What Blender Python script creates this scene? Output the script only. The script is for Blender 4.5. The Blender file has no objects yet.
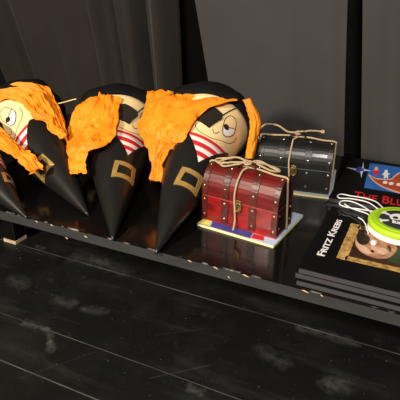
import bpy, math, random
from mathutils import Vector, Matrix, noise
random.seed(7)
SC = bpy.context.scene
COL = SC.collection

# ------------------------------------------------------------------ camera
HB = 0.14                       # bench top above the floor
F = 511.0                       # focal length in pixels of the 400 px frame
AX = Vector((0.90360498, -0.18825104, -0.38478512))   # world axes seen in camera (right, up, forward)
AY = Vector((0.42833786, 0.38664844, 0.81671884))
AZ = Vector((0.0049716, 0.90280924, -0.4300125))
CAM = Vector((0.0, 0.0, 0.5877 + HB))
cd = bpy.data.cameras.new('camera'); cam = bpy.data.objects.new('camera', cd); COL.objects.link(cam)
cd.sensor_width = 36.0; cd.lens = 36.0 * F / 400.0; cd.clip_start = 0.02
rt = Vector((AX.x, AY.x, AZ.x)); up_ = Vector((AX.y, AY.y, AZ.y)); fw = Vector((AX.z, AY.z, AZ.z))
cam.matrix_world = Matrix(((rt.x, up_.x, -fw.x, CAM.x), (rt.y, up_.y, -fw.y, CAM.y), (rt.z, up_.z, -fw.z, CAM.z), (0, 0, 0, 1)))
SC.camera = cam
def ray(px, py): return rt * (px - 200) + up_ * (200 - py) + fw * F
def PZ(px, py, z=0.0):          # point of a pixel on a level plane, z above the bench top
    d = ray(px, py); t = (HB + z - CAM.z) / d.z; return CAM + d * t
def PY(px, py, y):              # point of a pixel on a plane at depth y
    d = ray(px, py); return CAM + d * (y / d.y)

# ------------------------------------------------------------------ world, lights, exposure
w = bpy.data.worlds.new('world'); SC.world = w; w.use_nodes = True
w.node_tree.nodes['Background'].inputs[0].default_value = (1.0, 0.93, 0.86, 1)
w.node_tree.nodes['Background'].inputs[1].default_value = 0.012
def area(name, loc, target, size, power, color):
    l = bpy.data.lights.new(name, 'AREA'); l.shape = 'DISK'; l.size = size; l.energy = power; l.color = color
    o = bpy.data.objects.new(name, l); COL.objects.link(o); o.location = loc
    o.rotation_euler = (Vector(target) - Vector(loc)).to_track_quat('-Z', 'Y').to_euler(); return o
area('stage_lamp', (-1.25, -1.0, 1.40), (-0.45, 1.2, 0.2), 0.30, 80, (1.0, 0.87, 0.70))
area('fill_light', (0.15, -0.9, 1.75), (-0.3, 1.5, 0.4), 0.35, 54, (1.0, 0.92, 0.84))  # unseen fill light, added to brighten the faces and curtain from the front
SC.view_settings.view_transform = 'Standard'; SC.view_settings.look = 'None'
SC.view_settings.exposure = 0.0; SC.view_settings.gamma = 1.0; SC.view_settings.use_curve_mapping = False

# ------------------------------------------------------------------ materials
def mat(name, col, rough=0.5, spec=0.5, metal=0.0, noise_amt=0.0, noise_scale=30.0, bump=0.0, bump_scale=60.0, col2=None, coat=0.0, translucent=0.0, stretch=(1, 1, 1), sheen=0.0):
    m = bpy.data.materials.new(name); m.use_nodes = True; nt = m.node_tree; b = nt.nodes['Principled BSDF']
    b.inputs['Base Color'].default_value = (*col, 1); b.inputs['Roughness'].default_value = rough
    b.inputs['Specular IOR Level'].default_value = spec; b.inputs['Metallic'].default_value = metal
    b.inputs['Coat Weight'].default_value = coat; b.inputs['Coat Roughness'].default_value = 0.15
    b.inputs['Sheen Weight'].default_value = sheen
    tc = nt.nodes.new('ShaderNodeTexCoord'); mp = nt.nodes.new('ShaderNodeMapping'); mp.inputs['Scale'].default_value = stretch
    nt.links.new(tc.outputs['Object'], mp.inputs[0])
    if noise_amt > 0 or col2:
        n = nt.nodes.new('ShaderNodeTexNoise'); n.inputs['Scale'].default_value = noise_scale; n.inputs['Detail'].default_value = 5
        nt.links.new(mp.outputs[0], n.inputs['Vector'])
        r = nt.nodes.new('ShaderNodeValToRGB'); r.color_ramp.elements[0].position = 0.32; r.color_ramp.elements[1].position = 0.7
        c2 = col2 or tuple(c * (1 - noise_amt) for c in col)
        r.color_ramp.elements[0].color = (*c2, 1); r.color_ramp.elements[1].color = (*col, 1)
        nt.links.new(n.outputs[0], r.inputs[0]); nt.links.new(r.outputs[0], b.inputs['Base Color'])
    if bump > 0:
        n2 = nt.nodes.new('ShaderNodeTexNoise'); n2.inputs['Scale'].default_value = bump_scale; n2.inputs['Detail'].default_value = 6
        nt.links.new(mp.outputs[0], n2.inputs['Vector'])
        bp = nt.nodes.new('ShaderNodeBump'); bp.inputs['Strength'].default_value = bump; bp.inputs['Distance'].default_value = 0.004
        nt.links.new(n2.outputs[0], bp.inputs['Height']); nt.links.new(bp.outputs[0], b.inputs['Normal'])
    if translucent > 0:
        tr = nt.nodes.new('ShaderNodeBsdfTranslucent'); tr.inputs[0].default_value = (*col, 1)
        mx = nt.nodes.new('ShaderNodeMixShader'); mx.inputs[0].default_value = translucent
        nt.links.new(b.outputs[0], mx.inputs[1]); nt.links.new(tr.outputs[0], mx.inputs[2])
        nt.links.new(mx.outputs[0], nt.nodes['Material Output'].inputs[0])
    return m
M = dict(
    coat=mat('black_card', (0.011, 0.011, 0.010), 0.38, 0.5, noise_amt=0.3, noise_scale=18),
    skin=mat('cream_card', (0.90, 0.67, 0.34), 0.6, 0.3, noise_amt=0.06),
    white=mat('white_paper', (0.84, 0.78, 0.70), 0.6, 0.3),
    red=mat('red_paper', (0.58, 0.02, 0.03), 0.6, 0.3),
    ink=mat('black_ink', (0.02, 0.014, 0.01), 0.5, 0.3),
    eyewhite=mat('eye_white', (0.85, 0.80, 0.80), 0.5),
    patch=mat('black_felt', (0.012, 0.009, 0.006), 0.85, 0.2, sheen=0.1),
    gold=mat('gold_card', (0.50, 0.31, 0.09), 0.42, 0.5, metal=0.35, noise_amt=0.25, noise_scale=60),
    hat=mat('black_crepe', (0.0045, 0.0045, 0.005), 0.85, 0.12, bump=0.3, bump_scale=40),
    hair=mat('orange_crepe', (1.0, 0.355, 0.02), 0.5, 0.3, col2=(0.90, 0.25, 0.008), noise_scale=16, bump=0.5, bump_scale=120, translucent=0.15, stretch=(1, 1, 1)),
    cord=mat('pale_cord', (0.72, 0.66, 0.30), 0.7, 0.2),
    twine=mat('jute_twine', (0.62, 0.46, 0.27), 0.9, 0.1, noise_amt=0.45, noise_scale=400, bump=0.6, bump_scale=600),
    redwood=mat('red_wood', (0.16, 0.0075, 0.0075), 0.40, 0.4, col2=(0.075, 0.004, 0.004), noise_scale=22, coat=0.05, stretch=(0.35, 4, 4)),
    redbody=mat('red_body_wood', (0.36, 0.010, 0.010), 0.38, 0.4, col2=(0.10, 0.005, 0.005), noise_scale=30, coat=0.2, stretch=(0.8, 2, 2)),
    brownleather=mat('brown_leather', (0.10, 0.014, 0.009), 0.38, 0.5, noise_amt=0.5, noise_scale=60, bump=0.2, bump_scale=200),
    darkend=mat('dark_end_wood', (0.016, 0.004, 0.004), 0.6, 0.25, noise_amt=0.4, stretch=(4, 1, 4)),  # end panels of the red chest, much darker than its body
    blackwood=mat('black_wood', (0.009, 0.0095, 0.009), 0.38, 0.5, noise_amt=0.4, noise_scale=25, coat=0.2, stretch=(0.4, 4, 4)),
    blackleather=mat('black_leather', (0.010, 0.010, 0.009), 0.40, 0.5, noise_amt=0.4, bump=0.2, bump_scale=200),
    brass=mat('brass', (0.78, 0.60, 0.30), 0.28, 0.5, metal=1.0),
    oldbrass=mat('aged_brass', (0.42, 0.28, 0.12), 0.4, 0.5, metal=0.9, noise_amt=0.5, noise_scale=150),
    steel=mat('steel', (0.75, 0.72, 0.65), 0.3, 0.5, metal=1.0),
    bookblack=mat('black_cover', (0.003, 0.003, 0.0035), 0.38, 0.2),
    bookedge=mat('dark_page_block', (0.058, 0.058, 0.062), 0.55, 0.4, noise_amt=0.3, stretch=(1, 1, 60)),
    lettering=mat('white_print', (0.80, 0.80, 0.80), 0.5),
    redprint=mat('red_print', (0.62, 0.012, 0.012), 0.5),
    goldprint=mat('gilt_frame_print', (0.62, 0.40, 0.13), 0.5, 0.4, col2=(0.22, 0.10, 0.02), noise_scale=110),
    faceprint=mat('portrait_skin', (0.60, 0.32, 0.20), 0.5, 0.3, col2=(0.30, 0.12, 0.07), noise_scale=55),
    facelight=mat('portrait_light_skin', (0.78, 0.50, 0.36), 0.5, 0.3, noise_amt=0.3, noise_scale=80),
    cloth=mat('portrait_green_coat', (0.035, 0.06, 0.03), 0.5, 0.3, noise_amt=0.5, noise_scale=60),
    umber=mat('portrait_dark_brown', (0.05, 0.02, 0.012), 0.5, 0.3, noise_amt=0.5, noise_scale=70),
    blueprint_=mat('blue_print', (0.035, 0.15, 0.52), 0.45, 0.4, noise_amt=0.25, noise_scale=25),
    hull=mat('rust_print', (0.52, 0.085, 0.03), 0.5, 0.4, noise_amt=0.4, noise_scale=40),
    violet=mat('violet_print', (0.07, 0.07, 0.36), 0.5, noise_amt=0.4, noise_scale=60),
    yellow=mat('yellow_print', (0.80, 0.68, 0.16), 0.5),
    paleblue=mat('pale_blue_print', (0.50, 0.62, 0.78), 0.45),
    lime=mat('lime_rubber', (0.42, 0.68, 0.015), 0.4, 0.5),
    limedeep=mat('deep_lime_rubber', (0.32, 0.55, 0.01), 0.45, 0.5),
    whiterubber=mat('white_rubber', (0.80, 0.80, 0.74), 0.45),
    badgeblack=mat('badge_black', (0.025, 0.027, 0.03), 0.5),
    whitecord=mat('white_cord', (0.82, 0.82, 0.82), 0.6, bump=0.3, bump_scale=700),
    blackcord=mat('black_cord', (0.02, 0.02, 0.022), 0.6),
    fascia=mat('charcoal_edging', (0.040, 0.040, 0.041), 0.5, 0.4, noise_amt=0.3, noise_scale=20, stretch=(0.4, 1, 2)),
    chip=mat('bare_wood_chip', (0.62, 0.42, 0.22), 0.8),
    foot=mat('worn_foot', (0.62, 0.50, 0.34), 0.6, noise_amt=0.5, noise_scale=90),
    dust=mat('joint_dust', (0.16, 0.155, 0.15), 0.95, 0.1, col2=(0.008, 0.008, 0.008), noise_scale=9),
    wall=mat('black_wall', (0.006, 0.006, 0.006), 0.9, 0.2, noise_amt=0.3),
)

def curtain_mat():
    m = mat('black_molton', (0.058, 0.056, 0.056), 0.95, 0.1, col2=(0.046, 0.044, 0.044), noise_scale=3.0, bump=0.25, bump_scale=350, sheen=0.15)
    return m
M['curtain'] = curtain_mat(); M['curtain_brown'] = mat('brown_black_molton', (0.030, 0.0255, 0.022), 0.95, 0.1, col2=(0.020, 0.017, 0.015), noise_scale=3.0, bump=0.25, bump_scale=350, sheen=0.1)

def seg_mask(nt, pos, a, b, width):
    """0..1 mask round the segment a-b on the floor plane (a scuff with its own shape)"""
    def vm(op, x, y=None):
        n = nt.nodes.new('ShaderNodeVectorMath'); n.operation = op
        for i, q in enumerate((x, y)):
            if q is None: continue
            if isinstance(q, tuple): n.inputs[i].default_value = q
            else: nt.links.new(q, n.inputs[i])
        return n
    def mm(op, x, y=None, clamp=False):
        n = nt.nodes.new('ShaderNodeMath'); n.operation = op; n.use_clamp = clamp
        for i, q in enumerate((x, y)):
            if q is None: continue
            if isinstance(q, (int, float)): n.inputs[i].default_value = q
            else: nt.links.new(q, n.inputs[i])
        return n.outputs[0]
    d = (b[0] - a[0], b[1] - a[1], 0.0); L2 = d[0] ** 2 + d[1] ** 2
    pa = vm('SUBTRACT', pos, (a[0], a[1], 0.0)).outputs[0]
    h = mm('DIVIDE', vm('DOT_PRODUCT', pa, d).outputs['Value'], L2, True)
    sc = nt.nodes.new('ShaderNodeVectorMath'); sc.operation = 'SCALE'; sc.inputs[0].default_value = d; nt.links.new(h, sc.inputs['Scale'])
    dist = vm('LENGTH', vm('SUBTRACT', pa, sc.outputs[0]).outputs[0]).outputs['Value']
    return mm('SUBTRACT', 1.0, mm('DIVIDE', dist, width), True)

def floor_mat(scuffs, scratches):
    m = bpy.data.materials.new('black_painted_boards'); m.use_nodes = True; nt = m.node_tree; b = nt.nodes['Principled BSDF']
    b.inputs['Specular IOR Level'].default_value = 0.22
    geo = nt.nodes.new('ShaderNodeNewGeometry'); pos = geo.outputs['Position']
    flat = nt.nodes.new('ShaderNodeVectorMath'); flat.operation = 'MULTIPLY'; flat.inputs[1].default_value = (1, 1, 0); nt.links.new(pos, flat.inputs[0])
    # wobble the position so that scuffs get ragged outlines
    wn = nt.nodes.new('ShaderNodeTexNoise'); wn.inputs['Scale'].default_value = 45; wn.inputs['Detail'].default_value = 4; nt.links.new(pos, wn.inputs['Vector'])
    ws = nt.nodes.new('ShaderNodeVectorMath'); ws.operation = 'MULTIPLY_ADD'; ws.inputs[1].default_value = (0.03, 0.03, 0); ws.inputs[2].default_value = (-0.015, -0.015, 0)
    nt.links.new(wn.outputs['Color'], ws.inputs[0])
    wp = nt.nodes.new('ShaderNodeVectorMath'); nt.links.new(flat.outputs[0], wp.inputs[0]); nt.links.new(ws.outputs[0], wp.inputs[1])
    def noise_ramp(scale, lo, hi, detail=6, st=None):
        n = nt.nodes.new('ShaderNodeTexNoise'); n.inputs['Scale'].default_value = scale; n.inputs['Detail'].default_value = detail; n.inputs['Roughness'].default_value = 0.62
        if st:
            mp = nt.nodes.new('ShaderNodeMapping'); mp.inputs['Scale'].default_value = st; nt.links.new(pos, mp.inputs[0]); nt.links.new(mp.outputs[0], n.inputs['Vector'])
        else: nt.links.new(pos, n.inputs['Vector'])
        r = nt.nodes.new('ShaderNodeMapRange'); r.inputs[1].default_value = lo; r.inputs[2].default_value = hi; nt.links.new(n.outputs[0], r.inputs[0]); return r.outputs[0]
    def mm(op, x, y):
        n = nt.nodes.new('ShaderNodeMath'); n.operation = op; n.use_clamp = True
        for i, q in enumerate((x, y)):
            if isinstance(q, (int, float)): n.inputs[i].default_value = q
            else: nt.links.new(q, n.inputs[i])
        return n.outputs[0]
    haze = mm('MULTIPLY', noise_ramp(6, 0.45, 0.8), 0.10)
    blot = mm('MULTIPLY', noise_ramp(17, 0.62, 0.74), 0.12)
    speck = mm('MULTIPLY', noise_ramp(150, 0.70, 0.76, 2), 0.8)
    smear = mm('MULTIPLY', noise_ramp(9, 0.55, 0.85, 6, (0.5, 2.2, 1)), 0.20)
    tot = mm('ADD', mm('ADD', mm('ADD', haze, smear), blot), speck)
    for (a, c, wd, st) in scuffs:
        tot = mm('ADD', tot, mm('MULTIPLY', mm('MULTIPLY', seg_mask(nt, wp.outputs[0], a, c, wd), st), noise_ramp(60, 0.3, 0.65)))
    for (a, c, wd, st) in scratches:
        tot = mm('ADD', tot, mm('MULTIPLY', seg_mask(nt, flat.outputs[0], a, c, wd), st))
    mix = nt.nodes.new('ShaderNodeMix'); mix.data_type = 'RGBA'; mix.inputs[6].default_value = (0.0045, 0.0045, 0.0042, 1); mix.inputs[7].default_value = (0.085, 0.083, 0.080, 1)
    nt.links.new(tot, mix.inputs[0]); nt.links.new(mix.outputs[2], b.inputs['Base Color'])
    rr = nt.nodes.new('ShaderNodeMapRange'); rr.inputs[3].default_value = 0.5; rr.inputs[4].default_value = 0.9; nt.links.new(tot, rr.inputs[0]); nt.links.new(rr.outputs[0], b.inputs['Roughness'])
    return m

def bench_mat():
    m = bpy.data.materials.new('black_gloss_bench'); m.use_nodes = True; nt = m.node_tree; b = nt.nodes['Principled BSDF']
    b.inputs['Specular IOR Level'].default_value = 0.45
    geo = nt.nodes.new('ShaderNodeNewGeometry'); pos = geo.outputs['Position']
    n = nt.nodes.new('ShaderNodeTexNoise'); n.inputs['Scale'].default_value = 14; n.inputs['Detail'].default_value = 6; nt.links.new(pos, n.inputs['Vector'])
    r = nt.nodes.new('ShaderNodeMapRange'); r.inputs[1].default_value = 0.3; r.inputs[2].default_value = 0.75; r.inputs[3].default_value = 0.10; r.inputs[4].default_value = 0.19
    nt.links.new(n.outputs[0], r.inputs[0]); nt.links.new(r.outputs[0], b.inputs['Roughness'])
    # worn front arris: paint rubbed to grey-brown along the edge
    sp = nt.nodes.new('ShaderNodeSeparateXYZ'); nt.links.new(pos, sp.inputs[0])
    def mm(op, x, y):
        k = nt.nodes.new('ShaderNodeMath'); k.operation = op; k.use_clamp = True
        for i, q in enumerate((x, y)):
            if isinstance(q, (int, float)): k.inputs[i].default_value = q
            else: nt.links.new(q, k.inputs[i])
        return k.outputs[0]
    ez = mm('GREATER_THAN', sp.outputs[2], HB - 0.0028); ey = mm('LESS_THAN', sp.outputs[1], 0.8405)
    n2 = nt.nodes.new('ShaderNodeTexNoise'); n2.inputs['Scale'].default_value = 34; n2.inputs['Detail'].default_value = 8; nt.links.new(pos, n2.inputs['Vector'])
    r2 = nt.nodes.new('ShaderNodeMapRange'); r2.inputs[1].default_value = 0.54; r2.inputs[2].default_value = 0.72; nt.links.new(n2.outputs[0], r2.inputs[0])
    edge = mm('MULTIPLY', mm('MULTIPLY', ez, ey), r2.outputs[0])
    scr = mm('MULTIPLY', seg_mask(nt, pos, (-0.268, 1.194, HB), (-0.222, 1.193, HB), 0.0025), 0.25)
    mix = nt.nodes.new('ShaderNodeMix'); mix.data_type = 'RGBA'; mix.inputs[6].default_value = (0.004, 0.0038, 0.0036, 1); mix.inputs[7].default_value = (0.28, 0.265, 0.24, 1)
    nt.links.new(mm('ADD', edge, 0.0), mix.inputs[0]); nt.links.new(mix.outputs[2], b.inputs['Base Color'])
    return m

# ------------------------------------------------------------------ object helpers
def link(name, me, parent=None, smooth=False):
    o = bpy.data.objects.new(name, me); COL.objects.link(o)
    if parent: o.parent = parent
    if smooth:
        for p in me.polygons: p.use_smooth = True
    return o
def mesh(name, V, Fc, m, parent=None, smooth=False):
    me = bpy.data.meshes.new(name); me.from_pydata([tuple(v) for v in V], [], Fc); me.update(); me.materials.append(m)
    return link(name, me, parent, smooth)
def empty(name, loc, rotz=0.0):
    o = bpy.data.objects.new(name, None); COL.objects.link(o); o.location = loc; o.rotation_euler = (0, 0, rotz); o.empty_display_size = 0.03; return o
def tag(o, label, cat, group=None):
    o['label'] = label; o['category'] = cat
    if group: o['group'] = group
    return o
def struct(o): o['kind'] = 'structure'; return o
def box(x0, x1, y0, y1, z0, z1):
    V = [(x, y, z) for x in (x0, x1) for y in (y0, y1) for z in (z0, z1)]
    return V, [(0, 1, 3, 2), (4, 6, 7, 5), (0, 4, 5, 1), (2, 3, 7, 6), (0, 2, 6, 4), (1, 5, 7, 3)]
def bevel(o, wd, seg=2):
    b = o.modifiers.new('bevel', 'BEVEL'); b.width = wd; b.segments = seg; b.limit_method = 'ANGLE'; return o
def solid(o, t, off=-1.0):
    s = o.modifiers.new('thickness', 'SOLIDIFY'); s.thickness = t; s.offset = off; return o
def grid_faces(nu, nv, wrap=False):
    Fc = []
    for i in range(nu - 1):
        for j in range(nv if wrap else nv - 1):
            k = (j + 1) % nv; Fc.append((i * nv + j, i * nv + k, (i + 1) * nv + k, (i + 1) * nv + j))
    return Fc
def catmull(P, n=6, closed=False):
    P = [Vector(p) for p in P]; out = []; N = len(P)
    for i in range(N if closed else N - 1):
        if closed: a, b, c, d = P[i - 1], P[i], P[(i + 1) % N], P[(i + 2) % N]
        else: a, b, c, d = P[max(i - 1, 0)], P[i], P[i + 1], P[min(i + 2, N - 1)]
        for k in range(n):
            t = k / n
            out.append(0.5 * ((2 * b) + (c - a) * t + (2 * a - 5 * b + 4 * c - d) * t * t + (3 * b - a - 3 * c + d) * t ** 3))
    if not closed: out.append(P[-1])
    return out
def tube_geo(P, r, sides=6, closed=False):
    V = []; N = len(P); nrm = None
    for i, p in enumerate(P):
        t = (P[(i + 1) % N] - P[i - 1]) if closed else (P[min(i + 1, N - 1)] - P[max(i - 1, 0)])
        t.normalize()
        if nrm is None:
            nrm = t.cross(Vector((0, 0, 1)));
            if nrm.length < 0.1: nrm = t.cross(Vector((1, 0, 0)))
        nrm = (nrm - t * nrm.dot(t)); nrm.normalize(); bn = t.cross(nrm)
        for k in range(sides):
            a = 2 * math.pi * k / sides; V.append(p + nrm * (r * math.cos(a)) + bn * (r * math.sin(a)))
    Fc = grid_faces(N, sides, True)
    if closed: Fc += [((N - 1) * sides + k, (N - 1) * sides + (k + 1) % sides, (k + 1) % sides, k) for k in range(sides)]
    else: Fc += [tuple(range(sides))[::-1], tuple((N - 1) * sides + k for k in range(sides))]
    return V, Fc
def tube(name, P, r, m, parent=None, n=6, sides=6, closed=False):
    V, Fc = tube_geo(catmull(P, n, closed), r, sides, closed); return mesh(name, V, Fc, m, parent, True)
def tubes(name, paths, r, m, parent=None, n=6, sides=6):
    V = []; Fc = []
    for P in paths:
        v, f = tube_geo(catmull(P, n), r, sides); k = len(V); V += v; Fc += [tuple(i + k for i in q) for q in f]
    return mesh(name, V, Fc, m, parent, True)
def prism(pts, z0, z1):                     # polygon in x, y between two heights
    n = len(pts); V = [(p[0], p[1], z0) for p in pts] + [(p[0], p[1], z1) for p in pts]
    return V, [tuple(range(n))[::-1], tuple(range(n, 2 * n))] + [(i, (i + 1) % n, n + (i + 1) % n, n + i) for i in range(n)]
def ell(cx, cy, rx, ry, n=24, rot=0.0):
    c, s = math.cos(rot), math.sin(rot)
    return [(cx + rx * math.cos(a) * c - ry * math.sin(a) * s, cy + rx * math.cos(a) * s + ry * math.sin(a) * c) for a in [2 * math.pi * i / n for i in range(n)]]

# ------------------------------------------------------------------ the setting
def fl(px, py): p = PZ(px, py, -HB); return (p.x, p.y)
def scuff(pts, wd, st): return [(fl(*pts[i]), fl(*pts[i + 1]), wd * 1.15, st * 0.7) for i in range(len(pts) - 1)]
scuffs = (scuff([(26, 322), (46, 329), (52, 341), (51, 349)], 0.011, 0.75) + scuff([(57, 300), (72, 304)], 0.018, 0.5) + scuff([(85, 309), (104, 311)], 0.016, 0.5)
          + scuff([(75, 258), (100, 262), (124, 272)], 0.03, 0.42) + scuff([(14, 279), (22, 284)], 0.025, 0.5) + scuff([(36, 246), (43, 248)], 0.010, 0.6)
          + scuff([(300, 327), (355, 343)], 0.015, 0.65) + scuff([(328, 384), (342, 386)], 0.022, 0.7) + scuff([(262, 350), (285, 362)], 0.022, 0.45) + scuff([(190, 388), (202, 392)], 0.010, 0.9))
scr = scuff([(150, 378), (210, 365)], 0.002, 0.25) + scuff([(20, 378), (95, 352)], 0.002, 0.12) + scuff([(155, 335), (205, 328)], 0.002, 0.12)
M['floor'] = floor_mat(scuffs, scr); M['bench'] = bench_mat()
V, Fc = box(-3.2, 1.6, -0.8, 2.2, -0.05, -0.0012); floor = struct(mesh('floor', V, Fc, M['dust']))
edges = [-0.8, -0.55, -0.30, -0.09, 0.165, 0.42, 0.563, 0.678, 0.933, 1.188, 1.44, 1.69, 1.95, 2.2]
edges[5:9] = [fl(20, 368)[1] - 0.125, fl(20, 368)[1], fl(120, 356)[1], fl(250, 311)[1]]
for i in range(len(edges) - 1):
    g = 0.0008; V, Fc = box(-3.2, 1.6, edges[i] + g, edges[i + 1] - g, -0.0011, 0.0 - 0.0006 * (i % 2))
    bevel(mesh('plank', V, Fc, M['floor'], floor), 0.0003, 1)
V, Fc = box(-3.2, 1.6, 2.05, 2.12, -0.05, 2.4); struct(mesh('wall_back', V, Fc, M['wall']))

def curtain(name, label, x0, x1, y, folds, amp, seed, lean0=0.0, lean1=0.0, zt=2.2, m='curtain'):
    """hanging cloth: x0..x1 at the bench level, leaning by lean per metre of height at either edge"""
    nx, nz = 150, 40; V = []; z0 = 0.012
    for j in range(nz):
        z = z0 + (zt - z0) * j / (nz - 1); h = z - HB
        for i in range(nx):
            u = i / (nx - 1); x = (x0 + lean0 * h) * (1 - u) + (x1 + lean1 * h) * u
            ph = 2 * math.pi * folds * (u + 0.035 * math.sin(5.1 * u + seed) + 0.02 * math.sin(13 * u + 2 * seed))
            a = amp * (0.55 + 0.45 * math.sin(3.3 * u * folds / 3 + seed * 1.7)) * (1 - 0.12 * h)
            off = a * math.sin(ph + 0.25 * h) + 0.35 * a * math.sin(2.3 * ph + 1.1 + seed)
            off += 0.012 * noise.noise(Vector((x * 3, z * 1.6, seed)))
            V.append((x + 0.2 * a * math.cos(ph), y + off, z))
    o = mesh(name, V, grid_faces(nz, nx), M[m], None, True); solid(o, 0.003, 0)
    return tag(o, label, 'curtain', 'black stage curtains')
curtain('stage_curtain', 'black stage curtain with deep soft folds behind the leftmost cones', -1.80, -0.93, 1.76, 6.0, 0.06, 1.3, lean0=-0.40, lean1=-0.03, m='curtain_brown')
curtain('stage_curtain', 'wide flat charcoal stage curtain hanging behind the two treasure chests', -0.735, -0.262, 1.70, 3.0, 0.010, 2.1, lean0=-0.20, lean1=-0.10)
curtain('stage_curtain', 'charcoal stage curtain at right edge hanging behind the books', -0.205, 0.55, 1.70, 4.0, 0.012, 0.4, lean0=-0.13)

# ------------------------------------------------------------------ the bench
bench = tag(empty('bench', (-0.5, 1.23, 0.0)), 'long low glossy black wooden bench carrying cones, chests and books', 'bench')
def rel(V, o): return [Vector(v) - o for v in V]
BO = Vector((-0.5, 1.23, 0.0))
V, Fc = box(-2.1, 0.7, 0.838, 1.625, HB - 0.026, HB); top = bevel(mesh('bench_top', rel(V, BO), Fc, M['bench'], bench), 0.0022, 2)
V, Fc = box(-2.1, 0.7, 0.8368, 0.838, HB - 0.026, HB - 0.0022); mesh('front_edging', rel(V, BO), Fc, M['fascia'], bench)
for (lx, ly) in ((PZ(11, 243, -HB).x, PZ(11, 243, -HB).y), (0.55, 0.9), (-0.98, 1.5), (0.55, 1.5), (-2.0, 0.9), (-2.0, 1.5)):
    V, Fc = box(lx - 0.022, lx + 0.018, ly, ly + 0.04, 0.004, HB - 0.026); lg = bevel(mesh('leg', rel(V, BO), Fc, M['bench'], bench), 0.002)
    V, Fc = box(lx - 0.024, lx + 0.020, ly - 0.002, ly + 0.042, 0.0005, 0.010); mesh('foot_cap', rel(V, BO), Fc, M['foot'], lg)
    V, Fc = box(lx - 0.012, lx + 0.008, ly + 0.04, ly + 0.55, HB - 0.06, HB - 0.026)
    if ly < 1: mesh('cross_rail', rel(V, BO), Fc, M['bench'], bench)
for (px, py, ln) in ((305.5, 290, .008), (322, 295, .003), (86, 236.5, .005), (67, 238, .004), (37, 221.5, .004), (52, 225, .004), (190, 260.5, .005), (216, 266, .006), (246, 273.5, .008), (229, 277, .003)):
    d = ray(px, py); p = CAM + d * (0.838 / d.y); z = min(p.z, HB - 0.0035)
    V, Fc = prism([(p.x - ln, z + 0.0012), (p.x - ln * .3, z + 0.0024), (p.x + ln * .6, z + 0.0002), (p.x + ln, z - 0.0016), (p.x, z - 0.0012)], 0, 1)
    V = [(v[0], 0.8364 if v[2] == 0 else 0.8370, v[1]) for v in V]
    mesh('paint_chip', rel(V, BO), [f[::-1] for f in Fc], M['chip'], top)

# ------------------------------------------------------------------ pirate cones
AL = 0.235; LR = 0.505
def cp(s, ph, off=0.0):
    ca, sa = math.cos(AL), math.sin(AL); rx, rz = math.sin(ph), math.cos(ph)
    return Vector((s * sa * rx + off * ca * rx, s * ca - off * sa, s * sa * rz + off * ca * rz))
def shell(name, s_lo, s_hi, ph0, ph1, ns, nph, off, m, parent, thick=0.0):
    closed = abs(ph1 - ph0 - 2 * math.pi) < 1e-6; V = []; n = nph if closed else nph + 1
    for i in range(ns + 1):
        for j in range(n):
            ph = ph0 + (ph1 - ph0) * j / nph
            lo = s_lo(ph) if callable(s_lo) else s_lo; hi = s_hi(ph) if callable(s_hi) else s_hi
            V.append(cp(lo + (hi - lo) * i / ns, ph, off))
    o = mesh(name, V, [f[::-1] for f in grid_faces(ns + 1, n, closed)], m, parent, True)
    if thick: solid(o, thick, 0)
    return o
def patch_poly(name, pts, off, m, parent, thick=0.0008):
    """flat card piece laid on the cone: polygon in (s, phi), filled as a fan of rings"""
    n = len(pts); cs = sum(p[0] for p in pts) / n; cph = sum(p[1] for p in pts) / n; V = []; R = 5
    for k in range(1, R + 1):
        for p in pts: V.append(cp(cs + (p[0] - cs) * k / R, cph + (p[1] - cph) * k / R, off))
    V.append(cp(cs, cph, off)); c = len(V) - 1; Fc = [(c, (j + 1) % n, j) for j in range(n)]
    for k in range(R - 1): Fc += [(k * n + j, k * n + (j + 1) % n, (k + 1) * n + (j + 1) % n, (k + 1) * n + j) for j in range(n)]
    o = mesh(name, V, Fc, m, parent); solid(o, thick, 0); return o
def dense(pts, n=5, closed=True):
    return [(p.x, p.y) for p in catmull([(a, b, 0) for a, b in pts], n, closed)]
def lin(pts, n=4):
    out = []
    for i in range(len(pts)):
        a, b = pts[i], pts[(i + 1) % len(pts)]
        out += [(a[0] + (b[0] - a[0]) * k / n, a[1] + (b[1] - a[1]) * k / n) for k in range(n)]
    return out
def stroke(name, pts, wd, off, m, parent, closed=False):
    P = dense(pts, 6, closed); Q = [cp(s, ph, off) for s, ph in P]; V, Fc = tube_geo(Q, wd / 2, 5, closed); return mesh(name, V, Fc, m, parent, True)

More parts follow.
